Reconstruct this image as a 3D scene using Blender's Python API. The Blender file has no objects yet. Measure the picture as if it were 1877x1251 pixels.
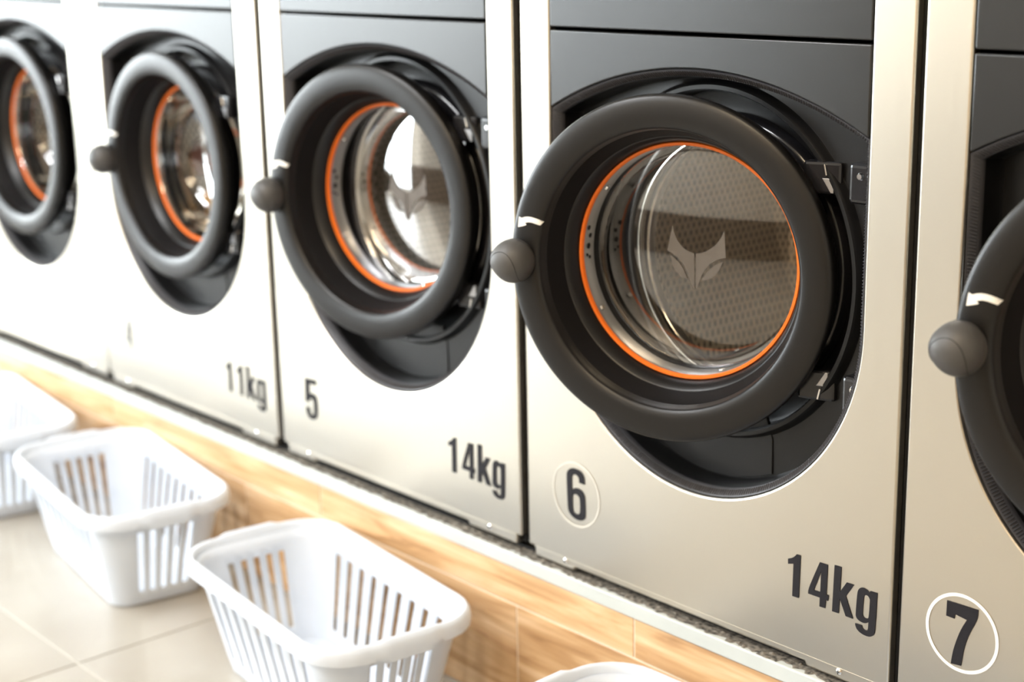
import bpy, bmesh, math, random
from mathutils import Vector, Matrix, noise
random.seed(7)
sc = bpy.context.scene
COL = sc.collection
PI = math.pi
DZ = 0.31                                  # height of the machines' base line above the floor

# ------------------------------------------------------------------ camera
cam_d = bpy.data.cameras.new('camera')
cam_d.sensor_width = 36.0
cam_d.lens = 2900.67 / 1877 * 36.0
cam_d.clip_start = 0.05
cam = bpy.data.objects.new('camera', cam_d)
COL.objects.link(cam)
yaw, pitch, roll = 0.8567007, 0.2519244, -0.0199018
cy, sy, cp, sp = math.cos(yaw), math.sin(yaw), math.cos(pitch), math.sin(pitch)
fwd = Vector((-sy * cp, cy * cp, -sp))
r0 = Vector((cy, sy, 0)); u0 = r0.cross(fwd)
rt = r0 * math.cos(roll) + u0 * math.sin(roll)
up = -r0 * math.sin(roll) + u0 * math.cos(roll)
M = Matrix((( rt.x, up.x, -fwd.x, 1.79636), (rt.y, up.y, -fwd.y, -1.58250), (rt.z, up.z, -fwd.z, 0.94985 + DZ), (0, 0, 0, 1)))
cam.matrix_world = M
cam_d.dof.use_dof = True
cam_d.dof.focus_distance = 2.02
cam_d.dof.aperture_fstop = 2.6
sc.camera = cam

# ------------------------------------------------------------------ view, world, lamps
sc.view_settings.view_transform = 'Standard'
sc.view_settings.look = 'None'
sc.view_settings.gamma = 1.0
sc.view_settings.use_curve_mapping = False
sc.view_settings.exposure = 0.17
w = bpy.data.worlds.new('overcast_sky'); sc.world = w; w.use_nodes = True
bg = w.node_tree.nodes['Background']
bg.inputs[0].default_value = (0.94, 0.97, 1.0, 1)
bg.inputs[1].default_value = 17.0

def lamp(name, loc, size, size_y, power, color, rot=(0, 0, 0)):
    d = bpy.data.lights.new(name, 'AREA'); d.shape = 'RECTANGLE'; d.size = size; d.size_y = size_y
    d.energy = power; d.color = color
    o = bpy.data.objects.new(name, d); o.location = loc; o.rotation_euler = rot; COL.objects.link(o)
    return o
WARM = (1.0, 0.79, 0.53); NEUTRAL = (0.97, 0.98, 1.0)
lamp('ceiling_lamp', (1.3, -1.7, 2.86), 1.2, 0.3, 34, WARM)
lamp('ceiling_lamp', (-0.9, -1.7, 2.86), 1.2, 0.3, 60, NEUTRAL)
lamp('ceiling_lamp', (1.3, -3.2, 2.86), 1.2, 0.3, 34, WARM)
lamp('ceiling_lamp', (-0.9, -3.2, 2.86), 1.2, 0.3, 60, NEUTRAL)
# daylight entering through the storefront glazing (light portal in the opening)
pl_ = lamp('window_portal', (-4.34, -2.2, 1.4), 2.4, 3.5, 1, (1, 1, 1), (0, -PI / 2, 0))
pl_.data.cycles.is_portal = True
pl_ = lamp('window_portal', (-3.6, -3.94, 1.4), 1.45, 2.4, 1, (1, 1, 1), (PI / 2, 0, 0))
pl_.data.cycles.is_portal = True

# ------------------------------------------------------------------ materials
def principled(name, color, rough=0.5, metal=0.0, spec=0.5, coat=0.0, coat_rough=0.1, emit=None):
    m = bpy.data.materials.new(name); m.use_nodes = True
    p = m.node_tree.nodes['Principled BSDF']
    p.inputs['Base Color'].default_value = (*color, 1)
    p.inputs['Roughness'].default_value = rough
    p.inputs['Metallic'].default_value = metal
    p.inputs['Specular IOR Level'].default_value = spec
    p.inputs['Coat Weight'].default_value = coat
    p.inputs['Coat Roughness'].default_value = coat_rough
    return m, m.node_tree, p

def add_noise(nt, p, scale=(1, 1, 1), nscale=5, c1=None, c2=None, rough=None, bump=0.0, detail=4, bump_dist=0.002, coord='Object', lo=0.3, hi=0.7):
    N = nt.nodes; L = nt.links
    tc = N.new('ShaderNodeTexCoord'); mp = N.new('ShaderNodeMapping'); mp.inputs['Scale'].default_value = scale
    L.new(tc.outputs[coord], mp.inputs[0])
    nz = N.new('ShaderNodeTexNoise'); nz.inputs['Scale'].default_value = nscale; nz.inputs['Detail'].default_value = detail
    L.new(mp.outputs[0], nz.inputs['Vector'])
    if c1:
        cr = N.new('ShaderNodeValToRGB'); cr.color_ramp.elements[0].color = (*c1, 1); cr.color_ramp.elements[1].color = (*c2, 1)
        cr.color_ramp.elements[0].position = lo; cr.color_ramp.elements[1].position = hi
        L.new(nz.outputs['Fac'], cr.inputs[0]); L.new(cr.outputs[0], p.inputs['Base Color'])
    if rough:
        mr = N.new('ShaderNodeMapRange'); mr.inputs['To Min'].default_value = rough[0]; mr.inputs['To Max'].default_value = rough[1]
        L.new(nz.outputs['Fac'], mr.inputs[0]); L.new(mr.outputs[0], p.inputs['Roughness'])
    if bump:
        b = N.new('ShaderNodeBump'); b.inputs['Strength'].default_value = bump; b.inputs['Distance'].default_value = bump_dist
        L.new(nz.outputs['Fac'], b.inputs['Height']); L.new(b.outputs[0], p.inputs['Normal'])
    return nz

MAT = {}
m, nt, p = principled('brushed_steel', (0.60, 0.56, 0.485), 0.36, 1.0); MAT['steel'] = m
add_noise(nt, p, (260, 260, 3), 1.0, rough=(0.29, 0.35), bump=0.03, bump_dist=0.0004)
m, nt, p = principled('dark_panel_paint', (0.008, 0.008, 0.008), 0.29, 0.0, 0.55); MAT['panel'] = m
add_noise(nt, p, (1, 1, 1), 900, rough=(0.27, 0.31), bump=0.02, bump_dist=0.0003)
m, nt, p = principled('satin_black_plastic', (0.005, 0.0045, 0.0045), 0.38, 0.0, 0.43); MAT['ring'] = m
add_noise(nt, p, (1, 1, 1), 1400, rough=(0.34, 0.39), bump=0.03, bump_dist=0.0002)
m, nt, p = principled('recess_plastic', (0.007, 0.007, 0.0075), 0.33, 0.0, 0.30); MAT['recess'] = m
add_noise(nt, p, (1, 1, 1), 60, rough=(0.31, 0.36))
m, nt, p = principled('black_rubber', (0.055, 0.055, 0.062), 0.4); MAT['rubber'] = m
add_noise(nt, p, (1, 1, 1), 300, rough=(0.36, 0.46), bump=0.05)
m, nt, p = principled('matt_inner_plastic', (0.006, 0.0055, 0.006), 0.55, 0.0, 0.15); MAT['inner'] = m
add_noise(nt, p, (1, 1, 1), 500, rough=(0.5, 0.6))
m, nt, p = principled('glossy_black', (0.01, 0.01, 0.012), 0.15, 0.0, 0.5); MAT['gloss'] = m
add_noise(nt, p, (1, 1, 1), 80, rough=(0.12, 0.2))
m, nt, p = principled('orange_seal', (0.90, 0.16, 0.012), 0.45); MAT['orange'] = m
add_noise(nt, p, (1, 1, 1), 120, c1=(0.86, 0.165, 0.005), c2=(0.92, 0.185, 0.007))
m, nt, p = principled('knob_rubber', (0.062, 0.060, 0.059), 0.5, 0.0, 0.5); MAT['knob'] = m
add_noise(nt, p, (1, 1, 1), 700, rough=(0.45, 0.55), bump=0.05, bump_dist=0.0003)
m, nt, p = principled('chrome', (0.82, 0.82, 0.82), 0.12, 1.0); MAT['chrome'] = m
add_noise(nt, p, (1, 1, 1), 90, rough=(0.08, 0.18))
m, nt, p = principled('tub_steel', (0.42, 0.42, 0.43), 0.32, 1.0); MAT['tub'] = m
add_noise(nt, p, (1, 1, 1), 60, rough=(0.28, 0.38))
m, nt, p = principled('white_vinyl', (0.88, 0.86, 0.81), 0.5); MAT['white_mark'] = m
add_noise(nt, p, (1, 1, 1), 60, c1=(0.86, 0.84, 0.79), c2=(0.9, 0.88, 0.83))
m, nt, p = principled('pale_vinyl', (0.70, 0.68, 0.63), 0.5); MAT['pale_mark'] = m
add_noise(nt, p, (1, 1, 1), 60, c1=(0.64, 0.62, 0.56), c2=(0.68, 0.66, 0.60))
m, nt, p = principled('dark_vinyl', (0.030, 0.028, 0.035), 0.6, 0.0, 0.15); MAT['dark_mark'] = m
add_noise(nt, p, (1, 1, 1), 60, c1=(0.014, 0.013, 0.016), c2=(0.018, 0.017, 0.020))
m, nt, p = principled('glare_grey_vinyl', (0.3, 0.3, 0.3), 0.6, 0.0, 0.1); MAT['glare_grey_mark'] = m  # dark lettering greyed: the glare washing it out is painted into the colour
add_noise(nt, p, (1, 1, 1), 60, c1=(0.15, 0.155, 0.15), c2=(0.30, 0.305, 0.30))
m, nt, p = principled('frosted_emblem', (0.22, 0.19, 0.17), 0.5); MAT['emblem'] = m
add_noise(nt, p, (1, 1, 1), 60, c1=(0.125, 0.112, 0.10), c2=(0.15, 0.135, 0.122))
m, nt, p = principled('casing_dark', (0.007, 0.007, 0.008), 0.6, 0.0, 0.3); MAT['casing'] = m
add_noise(nt, p, (1, 1, 1), 40, rough=(0.5, 0.7))
m, nt, p = principled('basket_plastic', (0.86, 0.87, 0.89), 0.38, 0.0, 0.5); MAT['basket'] = m
p.inputs['Subsurface Weight'].default_value = 0.0
add_noise(nt, p, (1, 1, 1), 25, c1=(0.61, 0.67, 0.76), c2=(0.64, 0.695, 0.78), rough=None)
m, nt, p = principled('ledge_paint', (0.80, 0.84, 0.82), 0.35); MAT['ledge'] = m
add_noise(nt, p, (1, 1, 1), 8, c1=(0.46, 0.49, 0.475), c2=(0.52, 0.55, 0.535))
m, nt, p = principled('grout', (0.78, 0.70, 0.58), 0.8); MAT['grout'] = m
add_noise(nt, p, (1, 1, 1), 120, c1=(0.72, 0.63, 0.5), c2=(0.82, 0.74, 0.62), bump=0.2)
m, nt, p = principled('floor_grout', (0.62, 0.60, 0.53), 0.8); MAT['fgrout'] = m
add_noise(nt, p, (1, 1, 1), 120, c1=(0.50, 0.485, 0.44), c2=(0.58, 0.565, 0.52), bump=0.2)
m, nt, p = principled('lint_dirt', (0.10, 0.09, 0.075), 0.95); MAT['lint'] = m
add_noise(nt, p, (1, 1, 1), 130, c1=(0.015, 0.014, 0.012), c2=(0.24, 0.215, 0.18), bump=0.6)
m, nt, p = principled('cream_floor_tile', (0.72, 0.66, 0.56), 0.34, 0.0, 0.5); MAT['ftile'] = m
add_noise(nt, p, (1, 1, 1), 3.5, c1=(0.32, 0.29, 0.245), c2=(0.40, 0.38, 0.34), rough=(0.28, 0.4), detail=6)
m, nt, p = principled('white_wall_paint', (0.78, 0.74, 0.67), 0.8); MAT['wall'] = m
add_noise(nt, p, (1, 1, 1), 12, c1=(0.66, 0.61, 0.53), c2=(0.72, 0.67, 0.59), bump=0.05)
m, nt, p = principled('dark_wainscot', (0.10, 0.075, 0.055), 0.6); MAT['wains'] = m
add_noise(nt, p, (1, 1, 6), 8, c1=(0.08, 0.06, 0.045), c2=(0.14, 0.10, 0.075))
m, nt, p = principled('ceiling_paint', (0.82, 0.79, 0.74), 0.85); MAT['ceil'] = m
add_noise(nt, p, (1, 1, 1), 10, c1=(0.80, 0.77, 0.72), c2=(0.84, 0.81, 0.76))
m, nt, p = principled('pavement', (0.42, 0.42, 0.41), 0.85); MAT['pave'] = m
add_noise(nt, p, (1, 1, 1), 6, c1=(0.36, 0.36, 0.35), c2=(0.48, 0.48, 0.47))
m, nt, p = principled('aluminium_frame', (0.75, 0.76, 0.77), 0.35, 1.0); MAT['alu'] = m
add_noise(nt, p, (1, 1, 1), 30, rough=(0.3, 0.4))

def cloth(name, c1, c2):
    m, nt, p = principled(name, c1, 0.85); add_noise(nt, p, (1, 1, 1), 22, c1=c1, c2=c2, bump=0.3, bump_dist=0.004); return m
MAT['cloth_blue'] = cloth('blue_cloth', (0.16, 0.30, 0.62), (0.42, 0.58, 0.85))
MAT['cloth_white'] = cloth('white_cloth', (0.72, 0.72, 0.74), (0.88, 0.88, 0.88))
MAT['cloth_yellow'] = cloth('ochre_cloth', (0.50, 0.24, 0.03), (0.72, 0.40, 0.06))
MAT['cloth_dark'] = cloth('plum_cloth', (0.10, 0.04, 0.05), (0.26, 0.10, 0.10))
MAT['cloth_grey'] = cloth('grey_cloth', (0.20, 0.20, 0.21), (0.45, 0.42, 0.42))

# wood-look wall tile, each tile shifted by its own random number
def wood_mat():
    m, nt, p = principled('wood_look_tile', (0.6, 0.38, 0.2), 0.34, 0.0, 0.5)
    N = nt.nodes; L = nt.links
    tc = N.new('ShaderNodeTexCoord'); oi = N.new('ShaderNodeObjectInfo')
    cmb = N.new('ShaderNodeCombineXYZ')
    mul = N.new('ShaderNodeMath'); mul.operation = 'MULTIPLY'; mul.inputs[1].default_value = 37.0
    L.new(oi.outputs['Random'], mul.inputs[0])
    for i in range(3): L.new(mul.outputs[0], cmb.inputs[i])
    add = N.new('ShaderNodeVectorMath'); add.operation = 'ADD'
    L.new(tc.outputs['Object'], add.inputs[0]); L.new(cmb.outputs[0], add.inputs[1])
    mp = N.new('ShaderNodeMapping'); mp.inputs['Scale'].default_value = (2.2, 10, 17); L.new(add.outputs[0], mp.inputs[0])
    nz = N.new('ShaderNodeTexNoise'); nz.inputs['Scale'].default_value = 1.5; nz.inputs['Detail'].default_value = 8
    nz.inputs['Distortion'].default_value = 1.1
    L.new(mp.outputs[0], nz.inputs['Vector'])
    cr = N.new('ShaderNodeValToRGB'); e = cr.color_ramp.elements
    e[0].position = 0.27; e[0].color = (0.31, 0.165, 0.070, 1)
    e[1].position = 0.72; e[1].color = (0.78, 0.58, 0.38, 1)
    k = e.new(0.38); k.color = (0.52, 0.315, 0.155, 1)
    k = e.new(0.52); k.color = (0.66, 0.44, 0.245, 1)
    L.new(nz.outputs['Fac'], cr.inputs[0])
    mp2 = N.new('ShaderNodeMapping'); mp2.inputs['Scale'].default_value = (6, 40, 150); L.new(add.outputs[0], mp2.inputs[0])
    n2 = N.new('ShaderNodeTexNoise'); n2.inputs['Scale'].default_value = 1.0; n2.inputs['Detail'].default_value = 3
    L.new(mp2.outputs[0], n2.inputs['Vector'])
    mx = N.new('ShaderNodeMix'); mx.data_type = 'RGBA'; mx.blend_type = 'MULTIPLY'; mx.inputs[0].default_value = 0.35
    cr2 = N.new('ShaderNodeValToRGB'); cr2.color_ramp.elements[0].color = (0.62, 0.52, 0.42, 1); cr2.color_ramp.elements[0].position = 0.35
    cr2.color_ramp.elements[1].position = 0.65
    L.new(n2.outputs['Fac'], cr2.inputs[0]); L.new(cr.outputs[0], mx.inputs[6]); L.new(cr2.outputs[0], mx.inputs[7])
    L.new(mx.outputs[2], p.inputs['Base Color'])
    return m
MAT['wood'] = wood_mat()

def glass_mat(name, tint, k=1.0, ior=1.5, rough=0.0, base=0.0):
    m = bpy.data.materials.new(name); m.use_nodes = True; nt = m.node_tree; N = nt.nodes; L = nt.links
    N.remove(N['Principled BSDF'])
    out = N['Material Output']
    tr = N.new('ShaderNodeBsdfTransparent'); tr.inputs[0].default_value = (*tint, 1)
    gl = N.new('ShaderNodeBsdfGlossy'); gl.inputs['Roughness'].default_value = rough
    fr = N.new('ShaderNodeFresnel'); fr.inputs['IOR'].default_value = ior
    mu = N.new('ShaderNodeMath'); mu.operation = 'MULTIPLY'; mu.inputs[1].default_value = k; mu.use_clamp = True
    L.new(fr.outputs[0], mu.inputs[0])
    ad = N.new('ShaderNodeMath'); ad.operation = 'ADD'; ad.inputs[1].default_value = base; ad.use_clamp = True; L.new(mu.outputs[0], ad.inputs[0])
    mx = N.new('ShaderNodeMixShader'); L.new(ad.outputs[0], mx.inputs[0]); L.new(tr.outputs[0], mx.inputs[1]); L.new(gl.outputs[0], mx.inputs[2])
    L.new(mx.outputs[0], out.inputs[0])
    return m
MAT['glass'] = glass_mat('door_glass', (0.90, 0.87, 0.80), 0.5, 1.55, 0.0, 0.11)
MAT['pane'] = glass_mat('window_glass', (0.96, 0.98, 0.98), 1.0, 1.45)

# perforated drum steel: dark holes in a hexagonal layout
def drum_mat():
    m, nt, p = principled('perforated_drum', (0.7, 0.67, 0.62), 0.5, 0.8)
    N = nt.nodes; L = nt.links
    tc = N.new('ShaderNodeTexCoord'); sx = N.new('ShaderNodeSeparateXYZ'); L.new(tc.outputs['Object'], sx.inputs[0])
    def mth(op, a, b=None):
        n = N.new('ShaderNodeMath'); n.operation = op
        for i, v in enumerate((a, b)):
            if v is None: continue
            if isinstance(v, (int, float)): n.inputs[i].default_value = v
            else: L.new(v, n.inputs[i])
        return n.outputs[0]
    k = 2 * PI / 0.0135
    a = mth('COSINE', mth('MULTIPLY', mth('ADD', sx.outputs[0], sx.outputs[1]), k))
    b = mth('COSINE', mth('MULTIPLY', sx.outputs[2], k * 0.577))
    hexv = mth('MULTIPLY', a, b)
    cr = N.new('ShaderNodeValToRGB'); cr.color_ramp.elements[0].position = 0.30; cr.color_ramp.elements[1].position = 0.50
    cr.color_ramp.elements[0].color = (0.82, 0.78, 0.72, 1); cr.color_ramp.elements[1].color = (0.02, 0.02, 0.02, 1)
    L.new(hexv, cr.inputs[0]); L.new(cr.outputs[0], p.inputs['Base Color'])
    return m
MAT['drum'] = drum_mat()

# ------------------------------------------------------------------ mesh helpers
def link(name, bm, mat, parent=None, smooth=False, bevel=0.0, segs=2, angle=35, kind=None, label=None, loc=None, autosmooth=True):
    bmesh.ops.recalc_face_normals(bm, faces=bm.faces)
    me = bpy.data.meshes.new(name); bm.to_mesh(me); bm.free()
    me.materials.append(MAT[mat] if isinstance(mat, str) else mat)
    o = bpy.data.objects.new(name, me); COL.objects.link(o)
    if parent is not None: o.parent = parent
    if loc is not None: o.location = loc
    if smooth:
        for f in me.polygons: f.use_smooth = True
        me.set_sharp_from_angle(angle=math.radians(angle))
    if bevel:
        md = o.modifiers.new('bevel', 'BEVEL'); md.width = bevel; md.segments = segs; md.limit_method = 'ANGLE'
        md.angle_limit = math.radians(40)
    if kind: o['kind'] = kind
    if label: o['label'] = label
    return o

def box(bm, x0, x1, y0, y1, z0, z1):
    v = [bm.verts.new((x, y, z)) for x in (x0, x1) for y in (y0, y1) for z in (z0, z1)]
    for f in ((0, 1, 3, 2), (4, 6, 7, 5), (0, 4, 5, 1), (2, 3, 7, 6), (0, 2, 6, 4), (1, 5, 7, 3)):
        bm.faces.new([v[i] for i in f])

def boxobj(name, mat, x0, x1, y0, y1, z0, z1, parent=None, bevel=0.0, kind=None, label=None, segs=2):
    bm = bmesh.new(); box(bm, x0, x1, y0, y1, z0, z1)
    return link(name, bm, mat, parent, bevel=bevel, kind=kind, label=label, segs=segs)

def lathe(bm, prof, n=96, c=(0, 0), closed=False, a0=0, a1=2 * PI):
    """profile of (radius, depth y) turned about the y axis through (x=c0, z=c1)"""
    full = abs(a1 - a0 - 2 * PI) < 1e-6
    cnt = n if full else n + 1
    rings = []
    for (r, d) in prof:
        if r < 1e-6: rings.append([bm.verts.new((c[0], d, c[1]))] * cnt); continue
        rings.append([bm.verts.new((c[0] + r * math.cos(a0 + (a1 - a0) * i / n), d, c[1] + r * math.sin(a0 + (a1 - a0) * i / n))) for i in range(cnt)])
    pairs = list(zip(rings, rings[1:])) + ([(rings[-1], rings[0])] if closed else [])
    for A, B in pairs:
        for i in range(n):
            j = (i + 1) % cnt
            vs = [A[i], A[j], B[j], B[i]]
            u = []
            for v in vs:
                if v not in u: u.append(v)
            if len(u) >= 3: bm.faces.new(u)

def cyl(bm, p0, p1, r0, r1=None, n=16, caps=True):
    r1 = r0 if r1 is None else r1
    p0, p1 = Vector(p0), Vector(p1); d = (p1 - p0).normalized()
    a = d.orthogonal().normalized(); b = d.cross(a)
    A = [bm.verts.new(p0 + (a * math.cos(2 * PI * i / n) + b * math.sin(2 * PI * i / n)) * r0) for i in range(n)]
    B = [bm.verts.new(p1 + (a * math.cos(2 * PI * i / n) + b * math.sin(2 * PI * i / n)) * r1) for i in range(n)]
    for i in range(n):
        j = (i + 1) % n; bm.faces.new([A[i], A[j], B[j], B[i]])
    if caps: bm.faces.new(A); bm.faces.new(B)

def prism(bm, outline, y0, y1, hole=None):
    """flat outline in x,z extruded from y0 to y1"""
    f = [bm.verts.new((x, y0, z)) for x, z in outline]; b = [bm.verts.new((x, y1, z)) for x, z in outline]
    bm.faces.new(f); bm.faces.new(b[::-1])
    for i in range(len(f)):
        j = (i + 1) % len(f); bm.faces.new([f[i], f[j], b[j], b[i]])

def flat_mesh(polys, y, thick):
    """filled letter outlines (with holes) as a thin solid, via a 2D curve"""
    cu = bpy.data.curves.new('outline', 'CURVE'); cu.dimensions = '2D'; cu.fill_mode = 'BOTH'; cu.extrude = thick / 2
    for pts in polys:
        s = cu.splines.new('POLY'); s.points.add(len(pts) - 1); s.use_cyclic_u = True
        for q, (x, z) in zip(s.points, pts): q.co = (x, z, 0, 1)
    o = bpy.data.objects.new('outline', cu); COL.objects.link(o)
    dg = bpy.context.evaluated_depsgraph_get()
    me = bpy.data.meshes.new_from_object(o.evaluated_get(dg))
    bpy.data.objects.remove(o); bpy.data.curves.remove(cu)
    for v in me.vertices: v.co = Vector((v.co.x, y - v.co.z, v.co.y))
    return me

def flat_obj(name, polys, y, mat, parent, thick=0.0006, label=None):
    bm = bmesh.new(); me = flat_mesh(polys, y, thick); bm.from_mesh(me); bpy.data.meshes.remove(me)
    return link(name, bm, mat, parent, label=label)

def smooth_poly(pts, it=1, sharp=50):
    """round the corners of traced curves a little, keeping sharp corners"""
    for _ in range(it):
        n = len(pts); out = []
        for i in range(n):
            a, b, c = Vector(pts[i - 1]), Vector(pts[i]), Vector(pts[(i + 1) % n])
            ang = math.degrees((b - a).angle(c - b, 0))
            if ang > sharp: out.append(tuple(b))
            else: out += [tuple(b * 0.75 + a * 0.25), tuple(b * 0.75 + c * 0.25)]
        pts = out
    return pts

def empty(name, loc, label=None, cat=None, group=None, rotz=0):
    o = bpy.data.objects.new(name, None); COL.objects.link(o); o.location = loc; o.rotation_euler = (0, 0, rotz)
    o.empty_display_size = 0.1
    if label: o['label'] = label
    if cat: o['category'] = cat
    if group: o['group'] = group
    return o

# ------------------------------------------------------------------ room shell
XL, XR, YF, YB, ZC_ = -4.4, 3.8, -4.0, 1.0, 2.9
boxobj('wall_back', 'wall', XL - 0.1, XR + 0.1, YB, YB + 0.1, 0, ZC_, kind='structure')
boxobj('wall_right', 'wall', XR, XR + 0.1, YF, YB, 0, ZC_, kind='structure')
boxobj('ceiling', 'ceil', XL - 0.1, XR + 0.1, YF - 0.1, YB + 0.1, ZC_, ZC_ + 0.1, kind='structure')
XW = -2.85
bm = bmesh.new(); box(bm, XW, XR + 0.1, YF - 0.1, YF, 0, ZC_); box(bm, XL - 0.1, XW, YF - 0.1, YF, 0, 0.15); box(bm, XL - 0.1, XW, YF - 0.1, YF, 2.65, ZC_)
link('wall_front', bm, 'wall', kind='structure')
boxobj('trim_3', 'wains', XW + 0.02, XR - 0.02, YF, YF + 0.03, 0.0, 0.68, kind='structure')          # dark lower wall
boxobj('trim_4', 'wood', 1.55, 1.85, YF + 0.0, YF + 0.35, 0.0, ZC_, kind='structure')              # pillar clad in wood
bm = bmesh.new()
box(bm, XL - 0.1, XL, YF, YB, 0, 0.15); box(bm, XL - 0.1, XL, YF, YB, 2.65, ZC_)
box(bm, XL - 0.1, XL, -0.35, YB, 0.15, 2.65); box(bm, XL - 0.1, XL, YF, YF + 0.08, 0.15, 2.65)
link('wall_left', bm, 'wall', kind='structure')
win = empty('window_1', (XL, -2.1, 0.15)); win['kind'] = 'structure'
for i in range(5):
    y = -3.92 + i * 0.8925
    boxobj('mullion', 'alu', -0.07, -0.01, y + 2.1 - 0.025, y + 2.1 + 0.025, 0, 2.5, win)
boxobj('frame_rail', 'alu', -0.07, -0.01, -1.8, 1.75, 0, 0.05, win)
boxobj('frame_rail', 'alu', -0.07, -0.01, -1.8, 1.75, 2.45, 2.5, win)
for i in range(4):
    y = -3.92 + i * 0.8925 + 2.1
    boxobj('pane', 'pane', -0.045, -0.037, y + 0.025, y + 0.8675, 0.05, 2.45, win)
win = empty('window_2', (XL, YF, 0.15)); win['kind'] = 'structure'
for i in range(3): boxobj('mullion', 'alu', 0.0 + i * 0.75, 0.05 + i * 0.75, -0.07, -0.01, 0, 2.5, win)
boxobj('frame_rail', 'alu', 0.05, 1.50, -0.07, -0.01, 0, 0.05, win); boxobj('frame_rail', 'alu', 0.05, 1.50, -0.07, -0.01, 2.45, 2.5, win)
for i in range(2): boxobj('pane', 'pane', 0.05 + i * 0.75, 0.75 + i * 0.75, -0.045, -0.037, 0.05, 2.45, win)
boxobj('pavement', 'pave', XL - 14, XR, -16, 12, -0.16, -0.06, kind='structure')

# floor: bed of grout and single tiles
fl = boxobj('floor', 'fgrout', XL, XR, YF, YB, -0.08, -0.0022, kind='structure')
TX, TY, JX, JY = 0.80, 0.60, -0.7065, -0.4640
mesh_cache = {}
ix0 = math.floor((XL - JX) / TX); iy0 = math.floor((YF - JY) / TY)
for ix in range(ix0, 6):
    for iy in range(iy0, 1):
        x0 = max(JX + ix * TX + 0.0016, XL); x1 = min(JX + (ix + 1) * TX - 0.0016, XR)
        y0 = max(JY + iy * TY + 0.0016, YF + 0.031); y1 = min(JY + (iy + 1) * TY - 0.0016, -0.0131)
        if x1 - x0 < 0.02 or y1 - y0 < 0.02: continue
        key = (round(x1 - x0, 3), round(y1 - y0, 3))
        if key not in mesh_cache:
            bm = bmesh.new(); box(bm, 0, x1 - x0, 0, y1 - y0, -0.008, 0)
            mesh_cache[key] = link('floor_tile', bm, 'ftile', fl, bevel=0.0012, loc=(x0, y0, 0))
        else:
            o = mesh_cache[key].copy(); COL.objects.link(o); o.parent = fl; o.location = (x0, y0, 0)

# plinth (baseboard) of wood-look tiles under a pale ledge
PY = -0.010
pb = boxobj('baseboard_back', 'grout', XL, 2.6, PY + 0.0015, 0.8, 0.0, DZ - 0.030, kind='structure')
pcache = {}
def wood_tile(x0, x1, z0, z1):
    key = (round(x1 - x0, 3), round(z1 - z0, 3))
    if key not in pcache:
        bm = bmesh.new(); box(bm, 0, x1 - x0, 0, 0.006, 0, z1 - z0)
        pcache[key] = link('wood_tile', bm, 'wood', pb, bevel=0.0008, loc=(x0, PY, z0))
    else:
        o = pcache[key].copy(); COL.objects.link(o); o.parent = pb; o.location = (x0, PY, z0)
TL = 0.830; ROWZ = DZ - 0.1165
for row, (xj, z0, z1) in enumerate(((-0.021, 0.0, ROWZ - 0.0016), (0.249, ROWZ + 0.0016, DZ - 0.0515))):
    i = -6
    while xj + i * TL < 2.6:
        x0 = max(xj + i * TL + 0.0017, XL + 0.01); x1 = min(xj + (i + 1) * TL - 0.0017, 2.6)
        if x1 - x0 > 0.03: wood_tile(x0, x1, z0, z1)
        i += 1
boxobj('trim_1', 'ledge', XL, 2.6, PY - 0.003, 0.8, DZ - 0.050, DZ - 0.0258, kind='structure', bevel=0.002)

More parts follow.
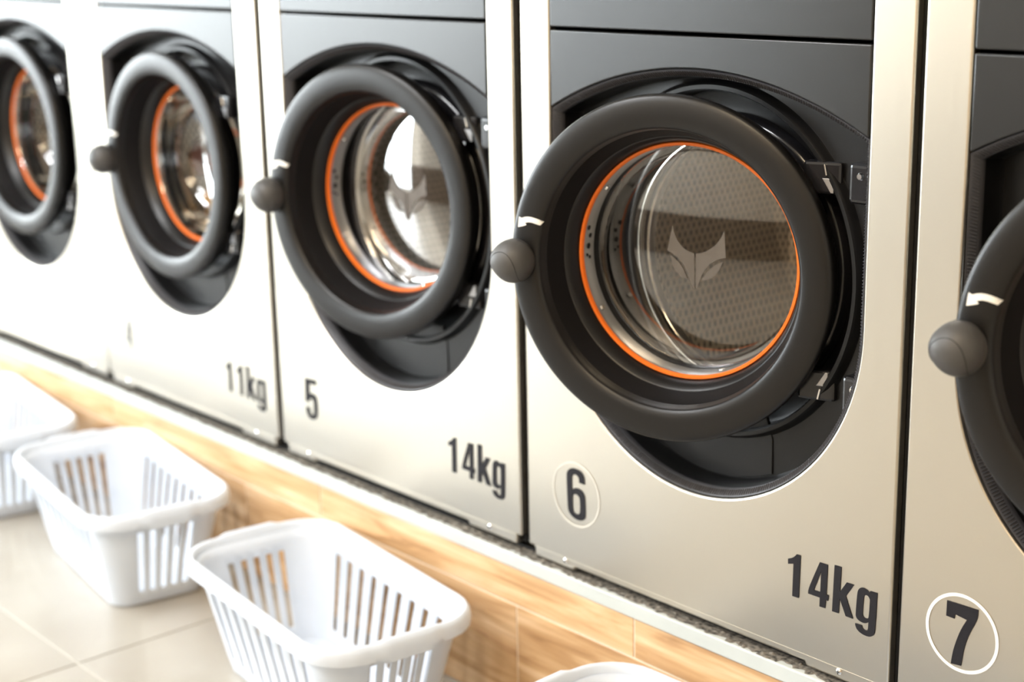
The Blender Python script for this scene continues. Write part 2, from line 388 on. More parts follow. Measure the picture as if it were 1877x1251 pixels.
# ------------------------------------------------------------------ washing machines
W = 0.6962; UL, UR = 0.0656, 0.6337; UC = 0.34965; HALF = (UR - UL) / 2
CZ = 0.5055                                 # height of the door axis above the base line
TOP = 1.12
GLY = {
'1': [[[0.5289, 0.13], [0.5359, 0.1329], [0.5407, 0.137], [0.5434, 0.1404], [0.55, 0.1404], [0.5487, 0.0787], [0.5376, 0.0783], [0.5383, 0.1253], [0.5291, 0.1224]]],
'4': [[[0.582, 0.1404], [0.5952, 0.1404], [0.5943, 0.098], [0.5979, 0.0982], [0.5975, 0.0901], [0.5937, 0.0901], [0.5932, 0.0783], [0.5836, 0.0779], [0.5837, 0.0905], [0.5643, 0.0903], [0.5644, 0.0977]], [[0.5847, 0.1283], [0.5842, 0.0986], [0.5737, 0.0983]]],
'k': [[[0.6061, 0.1437], [0.6172, 0.1439], [0.6162, 0.1092], [0.6264, 0.1254], [0.6379, 0.1253], [0.6257, 0.1058], [0.6382, 0.0779], [0.6266, 0.0779], [0.6159, 0.0997], [0.6152, 0.0781], [0.6044, 0.0778]]],
'g': [[[0.6638, 0.1249], [0.6747, 0.1253], [0.6736, 0.0719], [0.6719, 0.0661], [0.6675, 0.0623], [0.6611, 0.0607], [0.6518, 0.0617], [0.6451, 0.0653], [0.6425, 0.0697], [0.6421, 0.0731], [0.6526, 0.0733], [0.6535, 0.0698], [0.6575, 0.0682], [0.6614, 0.069], [0.6625, 0.0717], [0.6628, 0.0811], [0.659, 0.0784], [0.6538, 0.0775], [0.6471, 0.0788], [0.643, 0.0821], [0.6422, 0.0871], [0.6436, 0.1143], [0.6447, 0.1205], [0.6478, 0.1247], [0.6529, 0.1263], [0.6582, 0.1252], [0.6629, 0.1221]], [[0.6538, 0.1129], [0.655, 0.1161], [0.6579, 0.1177], [0.6609, 0.1172], [0.6636, 0.1137], [0.6637, 0.1115], [0.6631, 0.0876], [0.6606, 0.0852], [0.6567, 0.0849], [0.6536, 0.0868], [0.653, 0.0895]]],
'6': [[[0.1033, 0.1537], [0.1102, 0.155], [0.1211, 0.1541], [0.1278, 0.1503], [0.1318, 0.1444], [0.1327, 0.1338], [0.1199, 0.134], [0.1202, 0.1395], [0.1175, 0.1438], [0.1128, 0.1454], [0.108, 0.1442], [0.1045, 0.1415], [0.104, 0.1374], [0.1042, 0.119], [0.109, 0.1223], [0.1152, 0.1241], [0.1234, 0.1235], [0.1301, 0.1193], [0.1334, 0.1122], [0.1341, 0.0835], [0.1317, 0.0773], [0.1269, 0.0737], [0.1187, 0.0717], [0.1077, 0.0728], [0.0994, 0.0771], [0.0947, 0.0828], [0.0938, 0.0897], [0.0918, 0.1403], [0.0936, 0.1463], [0.0978, 0.1508]], [[0.111, 0.1133], [0.1165, 0.1132], [0.1205, 0.1098], [0.1215, 0.1051], [0.122, 0.0882], [0.1202, 0.0832], [0.1153, 0.0806], [0.1092, 0.0812], [0.1058, 0.0848], [0.105, 0.1067], [0.1068, 0.1112]]],
'7': [[[0.0683, 0.1527], [0.112, 0.1537], [0.112, 0.1409], [0.1011, 0.1178], [0.0953, 0.0975], [0.0926, 0.0734], [0.0781, 0.0717], [0.0803, 0.091], [0.0885, 0.1188], [0.0972, 0.136], [0.0804, 0.1383], [0.0799, 0.1321], [0.0681, 0.1324]]],
'5': [[[0.0865, 0.1463], [0.1243, 0.1475], [0.1234, 0.1378], [0.1007, 0.1372], [0.0998, 0.1185], [0.1114, 0.1205], [0.1215, 0.1169], [0.1247, 0.1048], [0.1244, 0.0818], [0.1175, 0.071], [0.1041, 0.067], [0.0913, 0.0704], [0.0861, 0.0811], [0.0861, 0.0899], [0.0985, 0.0903], [0.0990, 0.0802], [0.1055, 0.0765], [0.1117, 0.0801], [0.1118, 0.1046], [0.1061, 0.1092], [0.0996, 0.1066], [0.0974, 0.1005], [0.0850, 0.1005]]],
}
EMB = [[[-0.0409, 0.0445], [-0.0387, 0.0331], [-0.0308, 0.0193], [-0.0198, 0.0101], [-0.0064, 0.006], [-0.0059, -0.0459], [-0.0094, -0.0422], [-0.0123, -0.0343], [-0.0158, -0.0215], [-0.0234, -0.0091], [-0.0353, 0.0009], [-0.0489, 0.0071]],
 [[-0.004, 0.0062], [0.008, 0.0087], [0.0217, 0.017], [0.0322, 0.0287], [0.038, 0.0425], [0.041, 0.0037], [0.028, 0.0006], [0.015, -0.0086], [0.0068, -0.0209], [0.0023, -0.0323], [-0.0007, -0.0413], [-0.0041, -0.0457]],
 [[-0.0438, 0.0008], [-0.0384, -0.0016], [-0.0259, -0.0122], [-0.0163, -0.0323], [-0.0304, -0.0272], [-0.0399, -0.0164]],
 [[0.0371, -0.0023], [0.0251, -0.0077], [0.0145, -0.0173], [0.0039, -0.0322], [0.0177, -0.0291], [0.0298, -0.0188]]]

def glyph(ch, dx=0.0, dz=0.0, thin=1.0):
    return [[(x + dx, z + dz) for x, z in smooth_poly([tuple(q) for q in pts], 2)] for pts in GLY[ch]]

def opening_radius(a, inset, lowR):
    """distance from the door axis to the edge of the opening (arch, two sides, lower half circle)"""
    ca, sa = math.cos(a), math.sin(a)
    def circ(cz, R):
        b = (0) * ca + (CZ - cz) * sa; c = (CZ - cz) ** 2 - R * R
        return -b + math.sqrt(max(b * b - c, 0))
    r = circ(0.1563, 0.6182 - inset)
    if abs(ca) > 1e-6: r = min(r, (lowR - 0.0005 - inset) / abs(ca))
    zhit = CZ + r * sa
    if zhit < 0.464: r = min(r, circ(0.464, lowR - inset))
    return r

def loft(bm, loops):
    n = len(loops[0]); R = [[bm.verts.new(q) for q in lp] for lp in loops]
    for A, B in zip(R, R[1:]):
        for i in range(n):
            j = (i + 1) % n; bm.faces.new([A[i], A[j], B[j], B[i]])

def door_surface(r, s):
    """depth of the ring's front face at radius r (door scale s)"""
    t = max(-1.0, min(1.0, (r / s - 0.2165) / 0.0235)); return -0.013 * max(0.0, math.sin(math.acos(math.copysign(abs(t) ** (1 / 0.9), t)))) ** 0.5

def bowl(r): return 0.1140 - 0.015 * (1 - (r / 0.160) ** 2)

def make_machine(num, x, dz, door, lowR, scale, capacity, label, numcircle=None, num_mat='dark_mark', cap_mat='dark_mark', num_off=(0, 0), cap_off=(0, 0), gap=0.0125):
    t = empty('washing_machine', (x, 0, DZ + dz), label, 'washing machine', 'front-loading washing machines in the row')
    # stainless front: left strip, right strip and lower field around the half-round opening
    N = 72
    out = [(0, TOP), (0, 0), (0.0148, 0), (0.0148, -0.0165), (0.105, -0.0165), (0.108, -0.010), (0.560, -0.010), (0.563, -0.0165), (0.6835, -0.0165), (0.6835, 0), (W, 0), (W, TOP), (UC + lowR, TOP)]
    for i in range(N + 1):
        a = -PI * i / N
        out.append((UC + lowR * math.cos(a), 0.464 + lowR * math.sin(a)))
    out.append((UC - lowR, TOP))
    bm = bmesh.new(); prism(bm, out, 0.0, 0.016)
    link('front_panel', bm, 'steel', t, bevel=0.0034, segs=3, smooth=True, angle=30)
    # pressed crease line above the bottom lip
    boxobj('bottom_crease', 'steel', 0.016, 0.6825, -0.0006, 0.0005, -0.0010, 0.0004, t)
    for su in (0.088, 0.619):
        bm = bmesh.new(); lathe(bm, [(0.0, -0.0032), (0.0025, -0.0030), (0.0046, -0.0016), (0.0052, 0.0006), (0.0, 0.0006)], 20, (su, -0.0045))
        sw = link('screw', bm, 'chrome', t, smooth=True)
        bm = bmesh.new(); box(bm, su - 0.0026, su + 0.0026, -0.0034, -0.0026, -0.0050, -0.0040); box(bm, su - 0.0005, su + 0.0005, -0.0034, -0.0026, -0.0071, -0.0019)
        link('cross_recess', bm, 'casing', sw)
    # casing (sides, top, back, bottom) open to the front
    bm = bmesh.new()
    box(bm, 0.002, 0.006, 0.012, 0.74, -0.012, TOP); box(bm, W - 0.006, W - 0.002, 0.012, 0.74, -0.012, TOP)
    box(bm, 0.006, W - 0.006, 0.736, 0.74, -0.012, TOP); box(bm, 0.006, W - 0.006, 0.012, 0.736, TOP - 0.004, TOP); box(bm, 0.006, W - 0.006, 0.012, 0.736, -0.012, -0.008)
    link('casing', bm, 'casing', t)
    # black seal in the joint to the next machine
    if gap > 0.004:
        bm = bmesh.new(); box(bm, W + 0.0002, W + gap - 0.0004, 0.014, 0.03, -0.010, TOP); box(bm, W + gap * 0.45, W + gap * 0.45 + 0.0018, 0.0122, 0.0142, -0.010, TOP)
        link('joint_seal', bm, 'casing', t)
    # dark painted panels
    g = 0.0017
    boxobj('upper_panel', 'panel', UC - lowR + g, UC + lowR - g, 0.0006, 0.012, 0.8199 + 0.0022, TOP - 0.001, t, bevel=0.0022, segs=3)
    NA = 40; R = 0.6182
    ah = math.asin((lowR - g) / R)
    out = [(UC - lowR + g, 0.8199 - 0.0022)] + [(UC + R * math.sin(-ah + 2 * ah * i / NA), 0.1563 + R * math.cos(-ah + 2 * ah * i / NA)) for i in range(NA + 1)] + [(UC + lowR - g, 0.8199 - 0.0022)]
    bm = bmesh.new(); prism(bm, out, 0.0006, 0.012)
    link('arched_panel', bm, 'panel', t, bevel=0.0022, segs=3, smooth=True, angle=30)
    # recess behind the door
    ANG = [2 * PI * i / 240 for i in range(240)]
    for sx in (-1, 1):                                   # exact corners where arch meets the sides
        zc = 0.1563 + math.sqrt(R * R - lowR * lowR); ANG.append(math.atan2(zc - CZ, sx * lowR) % (2 * PI))
    ANG.sort()
    def oloop(inset, y): return [(UC + opening_radius(a, inset, lowR) * math.cos(a), y, CZ + opening_radius(a, inset, lowR) * math.sin(a)) for a in ANG]
    def cloop(r, y): return [(UC + r * math.cos(a), y, CZ + r * math.sin(a)) for a in ANG]
    s = scale
    bm = bmesh.new()
    loft(bm, [oloop(0.0108, 0.0185), oloop(0.0120, 0.030), oloop(0.0135, 0.048), oloop(0.0165, 0.0525), cloop(0.2525 * s, 0.0515), cloop(0.2505 * s, 0.049), cloop(0.2485 * s, 0.042), cloop(0.2455 * s, 0.0385), cloop(0.240 * s, 0.0385), cloop(0.2375 * s, 0.042), cloop(0.236 * s, 0.082), cloop(0.230 * s, 0.086), cloop(0.205 * s, 0.086), cloop(0.190 * s, 0.084)])
    link('door_recess', bm, 'recess', t, smooth=True, angle=40)
    # ribbed trim band along the rim of the opening
    bm = bmesh.new()
    loft(bm, [oloop(0.0006, 0.0135), oloop(0.0006, 0.0045), oloop(0.0016, 0.0032), oloop(0.0026, 0.0040), oloop(0.0100, 0.0125), oloop(0.0112, 0.0145), oloop(0.0112, 0.0200)])
    band = link('rim_trim', bm, 'rubber', t, smooth=True, angle=40)
    bm = bmesh.new(); peri = 0.0; last = None; nxt = 0.0
    fine = [2 * PI * i / 2400 for i in range(2400)]
    for a in fine:
        r1 = opening_radius(a, 0.0032, lowR); pnt = Vector((UC + r1 * math.cos(a), 0, CZ + r1 * math.sin(a)))
        if last is not None: peri += (pnt - last).length
        last = pnt
        if peri >= nxt:
            nxt += 0.0042
            r2 = opening_radius(a, 0.0096, lowR)
            q0 = Vector((UC + r1 * math.cos(a), 0.0052, CZ + r1 * math.sin(a))); q1 = Vector((UC + r2 * math.cos(a), 0.0118, CZ + r2 * math.sin(a)))
            tn = Vector((-math.sin(a), 0, math.cos(a))) * 0.0009; o_ = Vector((-0.0010 * math.cos(a), -0.0012, -0.0010 * math.sin(a)))
            A = [q0 - tn, q0 + o_, q0 + tn]; B = [q1 - tn, q1 + o_, q1 + tn]
            va = [bm.verts.new(v) for v in A]; vb = [bm.verts.new(v) for v in B]
            bm.faces.new([va[0], va[1], vb[1], vb[0]]); bm.faces.new([va[1], va[2], vb[2], vb[1]]); bm.faces.new(va); bm.faces.new(vb)
    rb = link('ribbing', bm, 'rubber', band, kind='stuff')
    # access flap in the lower part of the recess
    out = []
    ua, ub, zt = 0.2535, 0.4560, 0.300
    lr = lowR - 0.019
    for i in range(13):
        u = ua + (ub - ua) * i / 12; out.append((u, 0.464 - math.sqrt(lr * lr - (u - UC) ** 2)))
    out += [(ub, 0.270), (ub - 0.012, zt), (ua + 0.012, zt), (ua, 0.275)]
    bm = bmesh.new(); prism(bm, out, 0.0500, 0.0555)
    link('access_flap', bm, 'recess', t, bevel=0.0010)
    # steel flange, rubber mouth and drum
    bm = bmesh.new()
    lathe(bm, [(0.206 * s, 0.0845), (0.203 * s, 0.074), (0.196 * s, 0.069), (0.184 * s, 0.069), (0.176 * s, 0.074), (0.173 * s, 0.084), (0.176 * s, 0.11)], 96, (UC, CZ))
    link('mouth_gasket', bm, 'gloss' if scale == 1.0 else 'inner', t, smooth=True, angle=60)
    bm = bmesh.new(); lathe(bm, [(0.1765 * s, 0.0735), (0.1735 * s, 0.0700), (0.1715 * s, 0.0705), (0.1710 * s, 0.076), (0.1735 * s, 0.083)], 96, (UC, CZ))
    lathe(bm, [(0.1700 * s, 0.088), (0.1680 * s, 0.0850), (0.1660 * s, 0.087), (0.1665 * s, 0.100)], 96, (UC, CZ))
    link('mouth_rim', bm, 'chrome' if scale == 1.0 else 'inner', t, smooth=True, angle=70)
    bm = bmesh.new(); lathe(bm, [(0.172 * s, 0.105), (0.185 * s, 0.125), (0.262 * s, 0.145), (0.270 * s, 0.155), (0.270 * s, 0.50), (0.255 * s, 0.515), (0.10, 0.525), (0.0, 0.528)], 72, (UC, CZ))
    dr = link('drum', bm, 'drum', t, smooth=True, angle=40)
    for k in range(3):
        a = PI / 2 + 0.5 + k * 2 * PI / 3; bm = bmesh.new()
        er = Vector((math.cos(a), 0, math.sin(a))); et = Vector((-math.sin(a), 0, math.cos(a))); c = Vector((UC, 0, CZ))
        sec = [(0.269, -0.045), (0.235, -0.018), (0.215, 0.0), (0.235, 0.018), (0.269, 0.045)]
        A = [bm.verts.new(c + er * r_ * s + et * q + Vector((0, 0.16, 0))) for r_, q in sec]; B = [bm.verts.new(c + er * r_ * s + et * q + Vector((0, 0.50, 0))) for r_, q in sec]
        for i in range(4): bm.faces.new([A[i], A[i + 1], B[i + 1], B[i]])
        bm.faces.new(A); bm.faces.new(B)
        link('lifter', bm, 'tub', dr, bevel=0.006, smooth=True)
    # hinge brackets on the right of the recess
    du, dy, th, R0 = door
    for zz in (0.138 * s, -0.138 * s):
        bm = bmesh.new(); z = CZ + zz
        box(bm, 0.588, 0.626, 0.024, 0.053, z - 0.026, z + 0.026)
        hb = link('hinge_bracket', bm, 'gloss', t, bevel=0.006, segs=3)
        bm = bmesh.new(); cyl(bm, (0.607, 0.0245, z + 0.010), (0.607, 0.021, z + 0.010), 0.0055, 0.0035, 16)
        link('bolt', bm, 'chrome', hb)
    # ------------------------------------------------ door
    ds = R0 / 0.240
    prof = []
    for i in range(17):                                   # rounded front face from outer to inner edge
        a = PI * i / 16; prof.append(((0.2165 + 0.0235 * math.copysign(abs(math.cos(a)) ** 0.9, math.cos(a))) * ds, -0.013 * max(0.0, math.sin(a)) ** 0.5))
    prof = [(0.205 * ds, 0.032), (0.226 * ds, 0.030), (0.236 * ds, 0.018), (0.2395 * ds, 0.006)] + prof + [(0.1915 * ds, 0.004), (0.190 * ds, 0.010)]
    bm = bmesh.new(); lathe(bm, prof, 160)
    d = link('door', bm, 'ring', t, smooth=True, angle=60, loc=(du, dy, CZ))
    d.rotation_euler = (0, 0, th)
    bm = bmesh.new(); lathe(bm, [(0.1915 * ds, 0.006), (0.1880 * ds, 0.012), (0.1800 * ds, 0.037), (0.1790 * ds, 0.040)], 128)
    link('inner_cone', bm, 'inner', d, smooth=True)
    bm = bmesh.new(); lathe(bm, [(0.1795 * ds, 0.0385), (0.1770 * ds, 0.0395), (0.1690 * ds, 0.062), (0.1678 * ds, 0.0655), (0.1700 * ds, 0.074), (0.205 * ds, 0.033)], 128)
    link('inner_ring', bm, 'ring', d, smooth=True, angle=50)
    bm = bmesh.new(); lathe(bm, [(0.1685 * ds, 0.0640), (0.1672 * ds, 0.0622), (0.1640 * ds, 0.0626), (0.1628 * ds, 0.0645), (0.1632 * ds, 0.070), (0.168 * ds, 0.070)], 128, closed=True)
    link('orange_seal', bm, 'orange', d, smooth=True, angle=50, label='bright orange seal ring around the glass')
    big = scale == 1.0
    if big:
        # steel retaining sleeve with screws behind the seal
        bm = bmesh.new(); lathe(bm, [(0.1632 * ds, 0.0690), (0.1622 * ds, 0.0705), (0.1612 * ds, 0.0950), (0.1640 * ds, 0.0960), (0.1660 * ds, 0.072)], 128)
        link('retaining_sleeve', bm, 'tub', d, smooth=True, angle=40)
        bm = bmesh.new(); lathe(bm, [(0.1625 * ds, 0.0940), (0.1608 * ds, 0.0955), (0.1608 * ds, 0.1100), (0.1640 * ds, 0.1120), (0.1660 * ds, 0.088)], 128)
        link('glass_gasket', bm, 'inner', d, smooth=True, angle=40)
        for a in (PI * 0.80, PI * 1.17, PI * 1.6, PI * 0.3):
            bm = bmesh.new()
            cpt = Vector((math.cos(a), 0, math.sin(a))); pnt = cpt * 0.1613 * ds + Vector((0, 0.0785, 0))
            cyl(bm, pnt, pnt - cpt * 0.0025, 0.0052, 0.0040, 16)
            link('screw', bm, 'chrome', d)
        for a, yy, rr in ((PI * 0.93, 0.0745, 0.0035), (PI * 0.955, 0.082, 0.0035), (PI * 0.985, 0.079, 0.0045), (PI * 1.01, 0.075, 0.0025), (PI * 1.018, 0.082, 0.0025)):
            bm = bmesh.new(); cpt = Vector((math.cos(a), 0, math.sin(a))); pnt = cpt * 0.1612 * ds + Vector((0, yy, 0))
            cyl(bm, pnt, pnt - cpt * 0.0006, rr, rr, 14)
            link('latch_hole', bm, 'casing', d)
    else:
        bm = bmesh.new(); lathe(bm, [(0.1660 * ds, 0.0680), (0.1636 * ds, 0.0670), (0.1618 * ds, 0.0690), (0.1625 * ds, 0.0760)], 128)
        link('glass_rim', bm, 'chrome', d, smooth=True, angle=60)
    # glass bowl: short side wall, rounded shoulder, gently outward curved bottom
    gp = [(0.1606, 0.1100), (0.1606, 0.1130), (0.1600, 0.1140)]
    for i in range(1, 13):
        r = 0.1600 * (1 - i / 12); gp.append((r, bowl(r)))
    if not big: gp = [(0.1630, 0.0680), (0.1610, 0.0720), (0.1580, 0.095), (0.1520, 0.118), (0.1400, 0.137), (0.1200, 0.149), (0.0900, 0.156), (0.0500, 0.159), (0.0, 0.160)]
    bm = bmesh.new(); lathe(bm, [(r * ds, dd) for r, dd in gp], 128)
    link('glass_bowl', bm, 'glass', d, smooth=True, angle=80)
    if big:
        # frosted emblem on the glass
        polys = [[(x + 0.004, z) for x, z in smooth_poly([tuple(q) for q in pts], 1, 40)] for pts in EMB]
        bm = bmesh.new(); me = flat_mesh([[(x * ds, z * ds) for x, z in pp] for pp in polys], 0, 0.0004); bm.from_mesh(me); bpy.data.meshes.remove(me)
        bmesh.ops.triangulate(bm, faces=bm.faces)
        for v in bm.verts:
            r = math.hypot(v.co.x, v.co.z) / ds; v.co.y += bowl(r) - 0.0012
        link('glass_emblem', bm, 'emblem', d, label='frosted animal head emblem on the glass')
    # ball handle on a short stem
    kc = Vector((-0.2262 * ds, -0.0255, -0.001)); rk = 0.0305
    bm = bmesh.new(); cyl(bm, (-0.2165 * ds, 0.002, -0.001), (-0.2240 * ds, -0.020, -0.001), 0.014, 0.017, 24)
    link('handle_stem', bm, 'inner', d, smooth=True)
    bm = bmesh.new(); bmesh.ops.create_uvsphere(bm, u_segments=40, v_segments=28, radius=rk)
    tip = Vector((-0.80, -0.58, 0.12)).normalized()
    for v in bm.verts:
        n_ = v.co.normalized(); k_ = max(0, n_.dot(tip))
        v.co = n_ * rk * (1 + 0.10 * k_ ** 6)
        v.co.z *= 1.04
    kb = link('ball_handle', bm, 'knob', d, smooth=True, angle=80, loc=kc)
    bm = bmesh.new(); npt = 120; seam = []
    for i in range(npt):                                   # tennis-ball seam groove shown as a fine raised cord
        q = 2 * PI * i / npt; a_, b_ = 0.75, 0.25
        v = Vector((a_ * math.cos(q) + b_ * math.cos(3 * q), a_ * math.sin(q) - b_ * math.sin(3 * q), 2 * math.sqrt(a_ * b_) * math.sin(2 * q)))
        v = Matrix.Rotation(0.5, 3, 'X') @ Matrix.Rotation(0.6, 3, 'Z') @ v
        n_ = v.normalized(); k_ = max(0, n_.dot(tip)); pnt = n_ * rk * (1 + 0.10 * k_ ** 6) * 1.001; pnt.z *= 1.04; seam.append(pnt)
    rings = []
    for i, pnt in enumerate(seam):
        tg = (seam[(i + 1) % npt] - seam[i - 1]).normalized(); n_ = pnt.normalized(); b_ = tg.cross(n_)
        rings.append([bm.verts.new(pnt + (b_ * math.cos(q) + n_ * math.sin(q)) * 0.00045) for q in (0, PI * 2 / 3, PI * 4 / 3)])
    for i in range(npt):
        A, B = rings[i], rings[(i + 1) % npt]
        for k in range(3): bm.faces.new([A[k], A[(k + 1) % 3], B[(k + 1) % 3], B[k]])
    link('seam_line', bm, 'inner', d, loc=kc)
    # curved white arrow printed on the ring above the handle
    poly = [(-0.1855, 0.0555), (-0.1918, 0.0588), (-0.1974, 0.0605), (-0.203, 0.0616), (-0.2087, 0.0618), (-0.2137, 0.061), (-0.2187, 0.0592), (-0.2234, 0.0608), (-0.2243, 0.0533), (-0.225, 0.0457), (-0.2175, 0.0475), (-0.2106, 0.0498), (-0.2134, 0.0526), (-0.2074, 0.0541), (-0.2017, 0.0537), (-0.1961, 0.0521), (-0.1902, 0.0501)]
    bm = bmesh.new(); me = flat_mesh([[(x * ds, z * ds) for x, z in poly]], 0, 0.0003); bm.from_mesh(me); bpy.data.meshes.remove(me)
    bmesh.ops.triangulate(bm, faces=bm.faces)
    bmesh.ops.subdivide_edges(bm, edges=bm.edges, cuts=3, use_grid_fill=True)
    for v in bm.verts:
        r = math.hypot(v.co.x, v.co.z); v.co.y += door_surface(r, ds) - 0.0007
    link('arrow_mark', bm, 'white_mark', d, label='white curved arrow printed above the handle')
    # hinge arms of the door
    for zz in (0.138 * s, -0.138 * s):
        bm = bmesh.new(); box(bm, 0.186 * ds, 0.238 * ds, 0.014, 0.034, zz - 0.021, zz + 0.021)
        ha = link('hinge_arm', bm, 'gloss', d, bevel=0.004, segs=2)
        bm = bmesh.new()
        x0 = 0.212 * ds; sg = 1 if zz > 0 else -1
        prv = [(x0, 0.0128, zz), (x0 + 0.016, 0.0128, zz), (x0 + 0.016, 0.0128, zz - sg * 0.019), (x0 + 0.012, 0.0128, zz - sg * 0.019)]
        f = [bm.verts.new(v) for v in prv]; b = [bm.verts.new((v[0], 0.0145, v[2])) for v in prv]
        bm.faces.new(f); bm.faces.new(b)
        for i in range(4): bm.faces.new([f[i], f[(i + 1) % 4], b[(i + 1) % 4], b[i]])
        # (part of the arm assembly: a bright cover plate)
        link('arm_plate', bm, 'tub', d, bevel=0.0006)
        bm = bmesh.new(); cyl(bm, (x0 + 0.006, 0.0135, zz + sg * 0.004), (x0 + 0.003, 0.0135, zz + sg * 0.018), 0.0022, 0.0022, 14)
        link('hinge_pin', bm, 'chrome', d)
    # ------------------------------------------------ lettering
    if num is not None:
        flat_obj('number_mark', glyph(num, *num_off) if num != '4' else [[((x_ - 0.58) * 1.0 + 0.105, z_) for x_, z_ in pp] for pp in glyph('4')], -0.0007, num_mat, t, label='number %s in dark lettering' % num if num_mat == 'dark_mark' else 'number %s in grey, glare painted into its colour' % num)
    if capacity:
        xs = cap_off[0]; polys = []
        dig = [('1', 0.0), ('4', 0.0)] if capacity == '14' else [('1', 0.0), ('1', 0.0415)]
        for ch, q in dig: polys += glyph(ch, q + xs, cap_off[1])
        for ch in 'kg': polys += glyph(ch, xs, cap_off[1])
        flat_obj('capacity_mark', polys, -0.0007, cap_mat, t, label='capacity lettering %skg' % capacity)
    if numcircle:
        cu, cz, cr, cw, cm = numcircle
        bm = bmesh.new(); lathe(bm, [(cr, -0.0006), (cr, -0.0010), (cr - cw, -0.0010), (cr - cw, -0.0006)], 72, (cu, cz), closed=True)
        link('number_circle', bm, cm, t, label='thin pale circle around the number')
    return t

deg = math.radians
MC = []
MC.append(make_machine(None, -2.12441, 0.00673, (0.362, -0.018, deg(1.0), 0.229), 0.273, 0.954, None, 'steel washing machine at the left edge of the photo, cut off by it', gap=0.0))
MC.append(make_machine('4', -1.42641, 0.0025, (0.362, -0.018, deg(1.0), 0.229), 0.273, 0.954, '11', 'steel washing machine marked 11kg, coloured laundry behind its door glass', gap=0.0178, num_mat='glare_grey_mark', cap_off=(-0.0150, -0.0150)))
MC.append(make_machine('5', -0.71223, 0.00271, (0.327, -0.010, deg(10), 0.236), 0.286, 1.0, '14', 'steel washing machine numbered 5, marked 14kg, round door slightly ajar', gap=0.0178, cap_off=(-0.0150, -0.0104)))
MC.append(make_machine('6', 0.00195, -0.00377, (0.341, -0.043, deg(18.2), 0.240), 0.286, 1.0, '14', 'steel washing machine numbered 6, black door ajar, largest and sharpest in the row', (0.1125, 0.1125, 0.0525, 0.0022, 'pale_mark')))
MC.append(make_machine('7', 0.7111, -0.00817, (0.345, -0.028, deg(13), 0.238), 0.286, 1.0, None, 'steel washing machine numbered 7 in a white circle, at the right edge', (0.0910, 0.1160, 0.0515, 0.0042, 'white_mark')))

# ------------------------------------------------------------------ laundry in the drum of machine 4 and 3
def lump(name, loc, size, mat, seed, label, cat='laundry', group=None):
    bm = bmesh.new(); bmesh.ops.create_icosphere(bm, subdivisions=5, radius=1)
    so = Vector((seed * 3.1, seed * 7.7, seed * 1.3))
    for v in bm.verts:
        n_ = v.co.normalized()
        f = 1 + 0.38 * noise.noise(n_ * 1.3 + so) - 0.30 * abs(noise.noise(n_ * 2.6 + so * 2)) + 0.10 * noise.noise(n_ * 6 + so)
        v.co = Vector((n_.x * size[0], n_.y * size[1], n_.z * size[2])) * f
    o = link(name, bm, mat, None, smooth=True, angle=180, loc=loc)
    o['label'] = label; o['category'] = cat
    return o
def in_machine(i, u, y, z): return (MC[i].location.x + u, y, MC[i].location.z + z)
lump('crumpled_shirt', in_machine(1, 0.200, 0.195, 0.595), (0.052, 0.042, 0.050), 'cloth_blue', 1, 'light blue crumpled shirt behind the glass of the 11kg machine')
lump('crumpled_towel', in_machine(1, 0.275, 0.195, 0.490), (0.062, 0.045, 0.075), 'cloth_white', 2, 'white crumpled towel behind the glass of the 11kg machine')
lump('crumpled_jersey', in_machine(1, 0.215, 0.195, 0.385), (0.058, 0.042, 0.038), 'cloth_yellow', 3, 'ochre yellow crumpled jersey low behind the glass of the 11kg machine')
lump('crumpled_trousers', in_machine(1, 0.165, 0.195, 0.485), (0.036, 0.040, 0.048), 'cloth_dark', 4, 'dark plum crumpled trousers behind the glass of the 11kg machine')
lump('crumpled_sheet', in_machine(0, 0.20, 0.20, 0.46), (0.075, 0.05, 0.09), 'cloth_grey', 5, 'grey crumpled sheet behind the glass of the leftmost machine')

# ------------------------------------------------------------------ dirt and lint in the gap under the machines
bm = bmesh.new(); rnd = random.Random(3)
xx = -2.2
while xx < 1.6:
    sgap = rnd.random(); wdt = rnd.uniform(0.003, 0.022); h = rnd.uniform(0.0015, 0.0045) if xx < 0.0 else (rnd.uniform(0.0010, 0.0035) if xx < 0.66 else 0.0008); yy = rnd.uniform(-0.007, 0.008)
    c = Vector((xx, yy, DZ - 0.0257))
    top = bm.verts.new(c + Vector((rnd.uniform(-.3, .3) * wdt, 0, h)))
    ring = [bm.verts.new(c + Vector((math.cos(2 * PI * k / 6) * wdt * rnd.uniform(.5, 1), math.sin(2 * PI * k / 6) * 0.006 * rnd.uniform(.5, 1), 0.0002))) for k in range(6)]
    for k in range(6): bm.faces.new([ring[k], ring[(k + 1) % 6], top])
    bm.faces.new(ring[::-1])
    xx += rnd.choice((rnd.uniform(0.001, 0.004), rnd.uniform(0.004, 0.012), rnd.uniform(0.01, 0.03)))
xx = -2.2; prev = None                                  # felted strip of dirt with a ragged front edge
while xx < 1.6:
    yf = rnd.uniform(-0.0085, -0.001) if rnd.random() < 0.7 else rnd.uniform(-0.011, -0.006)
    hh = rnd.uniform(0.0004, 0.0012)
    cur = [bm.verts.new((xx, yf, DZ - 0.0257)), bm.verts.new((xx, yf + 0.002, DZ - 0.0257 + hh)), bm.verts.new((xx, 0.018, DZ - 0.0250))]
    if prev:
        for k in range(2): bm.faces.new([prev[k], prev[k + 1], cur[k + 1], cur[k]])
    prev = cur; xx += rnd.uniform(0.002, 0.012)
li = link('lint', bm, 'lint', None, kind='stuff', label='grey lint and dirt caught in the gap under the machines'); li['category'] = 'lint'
bm = bmesh.new(); box(bm, -2.2, 2.0, 0.018, 0.024, DZ - 0.0257, DZ - 0.021)
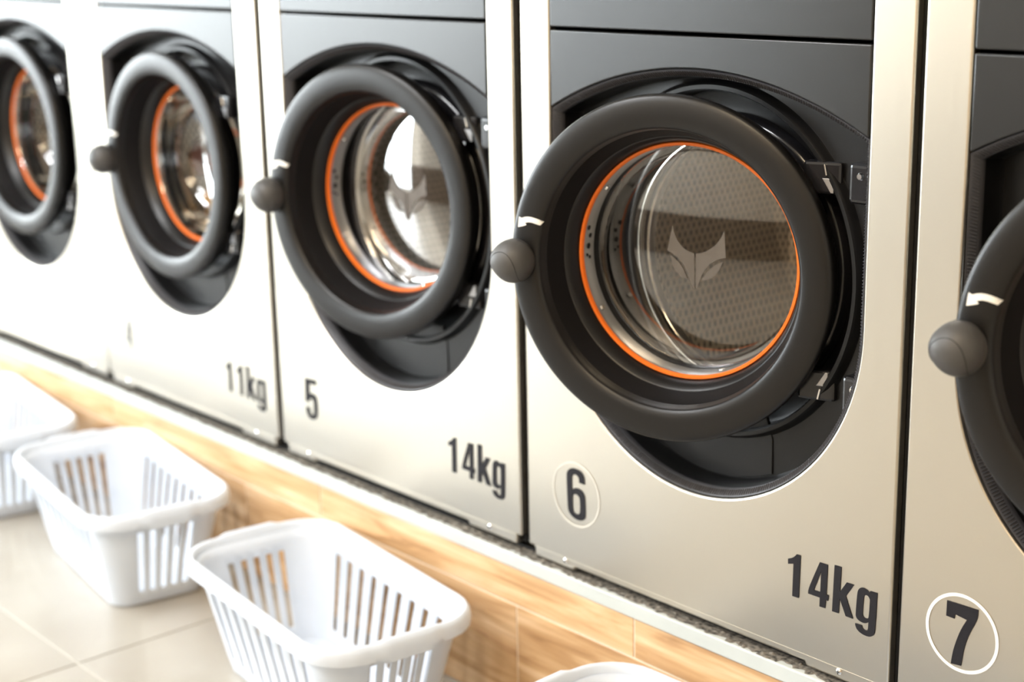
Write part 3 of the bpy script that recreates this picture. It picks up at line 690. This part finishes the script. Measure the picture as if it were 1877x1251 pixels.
dk = link('dark_gap_strip', bm, 'casing', kind='structure')  # near-black strip closing the back of the gap under the machines

# ------------------------------------------------------------------ laundry baskets
BA, BB, BH, BR = 0.286, 0.152, 0.214, 0.085          # half length, half width, height, corner radius of the rim
CA, CB = 0.207, 0.092                                # bottom
NLONG, NSHORT = 9, 5
def basket_columns():
    """(kind, parameter, is slot to next) around the perimeter; straight sides carry slots, corners are rounded"""
    cols = []
    def side(tag, n, slot_frac):
        pitch = 1.0 / n
        for i in range(n):
            a = -0.5 + pitch * (i + 0.5 - slot_frac / 2); b = -0.5 + pitch * (i + 0.5 + slot_frac / 2)
            cols.append((tag, a, True)); cols.append((tag, b, False))
    order = [('e', NSHORT, 0.50), ('n', NLONG, 0.40), ('w', NSHORT, 0.50), ('s', NLONG, 0.40)]
    for k, (tag, n, f) in enumerate(order):
        side(tag, n, f)
        for j in range(9): cols.append(('c%d' % k, j / 8, False))
    return cols
COLS = basket_columns()
def perim(col, a, b, r):
    tag, q, _ = col
    la, lb = a - r, b - r
    if tag == 'e': return Vector((a, 2 * lb * q, 0)), Vector((1, 0, 0))
    if tag == 'n': return Vector((-2 * la * q, b, 0)), Vector((0, 1, 0))
    if tag == 'w': return Vector((-a, -2 * lb * q, 0)), Vector((-1, 0, 0))
    if tag == 's': return Vector((2 * la * q, -b, 0)), Vector((0, -1, 0))
    k = int(tag[1]); base = [0, PI / 2, PI, -PI / 2][k]; an = base + q * PI / 2
    cx, cy_ = [(la, lb), (-la, lb), (-la, -lb), (la, -lb)][k]
    d = Vector((math.cos(an), math.sin(an), 0)); return Vector((cx, cy_, 0)) + d * r, d
def handle_w(col):
    tag, q, _ = col
    if tag not in ('e', 'w'): return 0.0
    x = abs(q) / 0.46
    return max(0.0, min(1.0, (1 - x) / 0.14))
def build_basket(name, label, loc, rotz):
    t = empty(name, loc, label, 'laundry basket', 'white plastic laundry baskets on the floor', rotz)
    zs = [0.004, 0.012, 0.032, 0.168, 0.184, BH - 0.012]
    def ab(z):
        k = z / (BH - 0.012); k2 = k ** 0.9
        return CA + (BA - 0.020 - CA) * k2, CB + (BB - 0.020 - CB) * k2, 0.040 + (BR - 0.018 - 0.040) * k2
    bm = bmesh.new(); rows = []
    a, b, r = ab(0); inner = [bm.verts.new(perim(c, a - 0.010, b - 0.010, r - 0.006)[0] + Vector((0, 0, 0.0005))) for c in COLS]
    rows.append(inner)
    for z in zs:
        a, b, r = ab(z)
        if z == zs[0]: a += 0.0; 
        rows.append([bm.verts.new(perim(c, a, b, r)[0] + Vector((0, 0, z))) for c in COLS])
    n = len(COLS)
    for ri, (A, B) in enumerate(zip(rows, rows[1:])):
        for i in range(n):
            if ri == 3 and COLS[i][2]: continue                     # open slot
            j = (i + 1) % n; bm.faces.new([A[i], A[j], B[j], B[i]])
    bm.faces.new(inner[::-1])
    body = link('basket_body', bm, 'basket', t, smooth=True, angle=50)
    md = body.modifiers.new('thickness', 'SOLIDIFY'); md.thickness = 0.0032; md.offset = 0.0
    # rolled rim with wider grips on the short sides
    a, b, r = ab(BH - 0.012)
    sec = [(0.0005, -0.0140), (0.0030, -0.0030), (0.0060, 0.0095), (0.0105, 0.0125), (0.0155, 0.0110), (0.0195, 0.0040), (0.0205, -0.0060), (0.0195, -0.0150), (0.0165, -0.0155), (0.0150, -0.0060), (0.0120, 0.0040), (0.0060, 0.0010), (0.0030, -0.0140)]
    bm = bmesh.new(); loops = []
    for c in COLS:
        pnt, d = perim(c, a, b, r); hw = handle_w(c); lp = []
        for q, z in sec:
            ox = q * (1 + 0.30 * hw); oz = z * (1.0 + (0.55 * hw if z < 0 and q > 0.013 else 0.0)) + 0.0035 * hw * (1 if q > 0.004 else 0)
            lp.append(bm.verts.new(pnt + d * ox + Vector((0, 0, BH - 0.012 + oz))))
        loops.append(lp)
    m_ = len(sec)
    for i in range(n):
        A, B = loops[i], loops[(i + 1) % n]
        for k in range(m_): bm.faces.new([A[k], A[(k + 1) % m_], B[(k + 1) % m_], B[k]])
    link('basket_rim', bm, 'basket', t, smooth=True, angle=70)
    return t
build_basket('laundry_basket', 'white laundry basket at the left edge, farthest along the plinth and most blurred', (-1.716, -0.188, 0.0), -0.12)
build_basket('laundry_basket', 'white slotted laundry basket standing below the machine marked 11kg', (-1.061, -0.182, 0.0), -0.14)
build_basket('laundry_basket', 'white slotted laundry basket below machine 5, largest in view', (-0.298, -0.202, 0.0), -0.11)
build_basket('laundry_basket', 'white laundry basket at the bottom edge, only part of its rim in view', (0.524, -0.186, 0.0), 0.03)
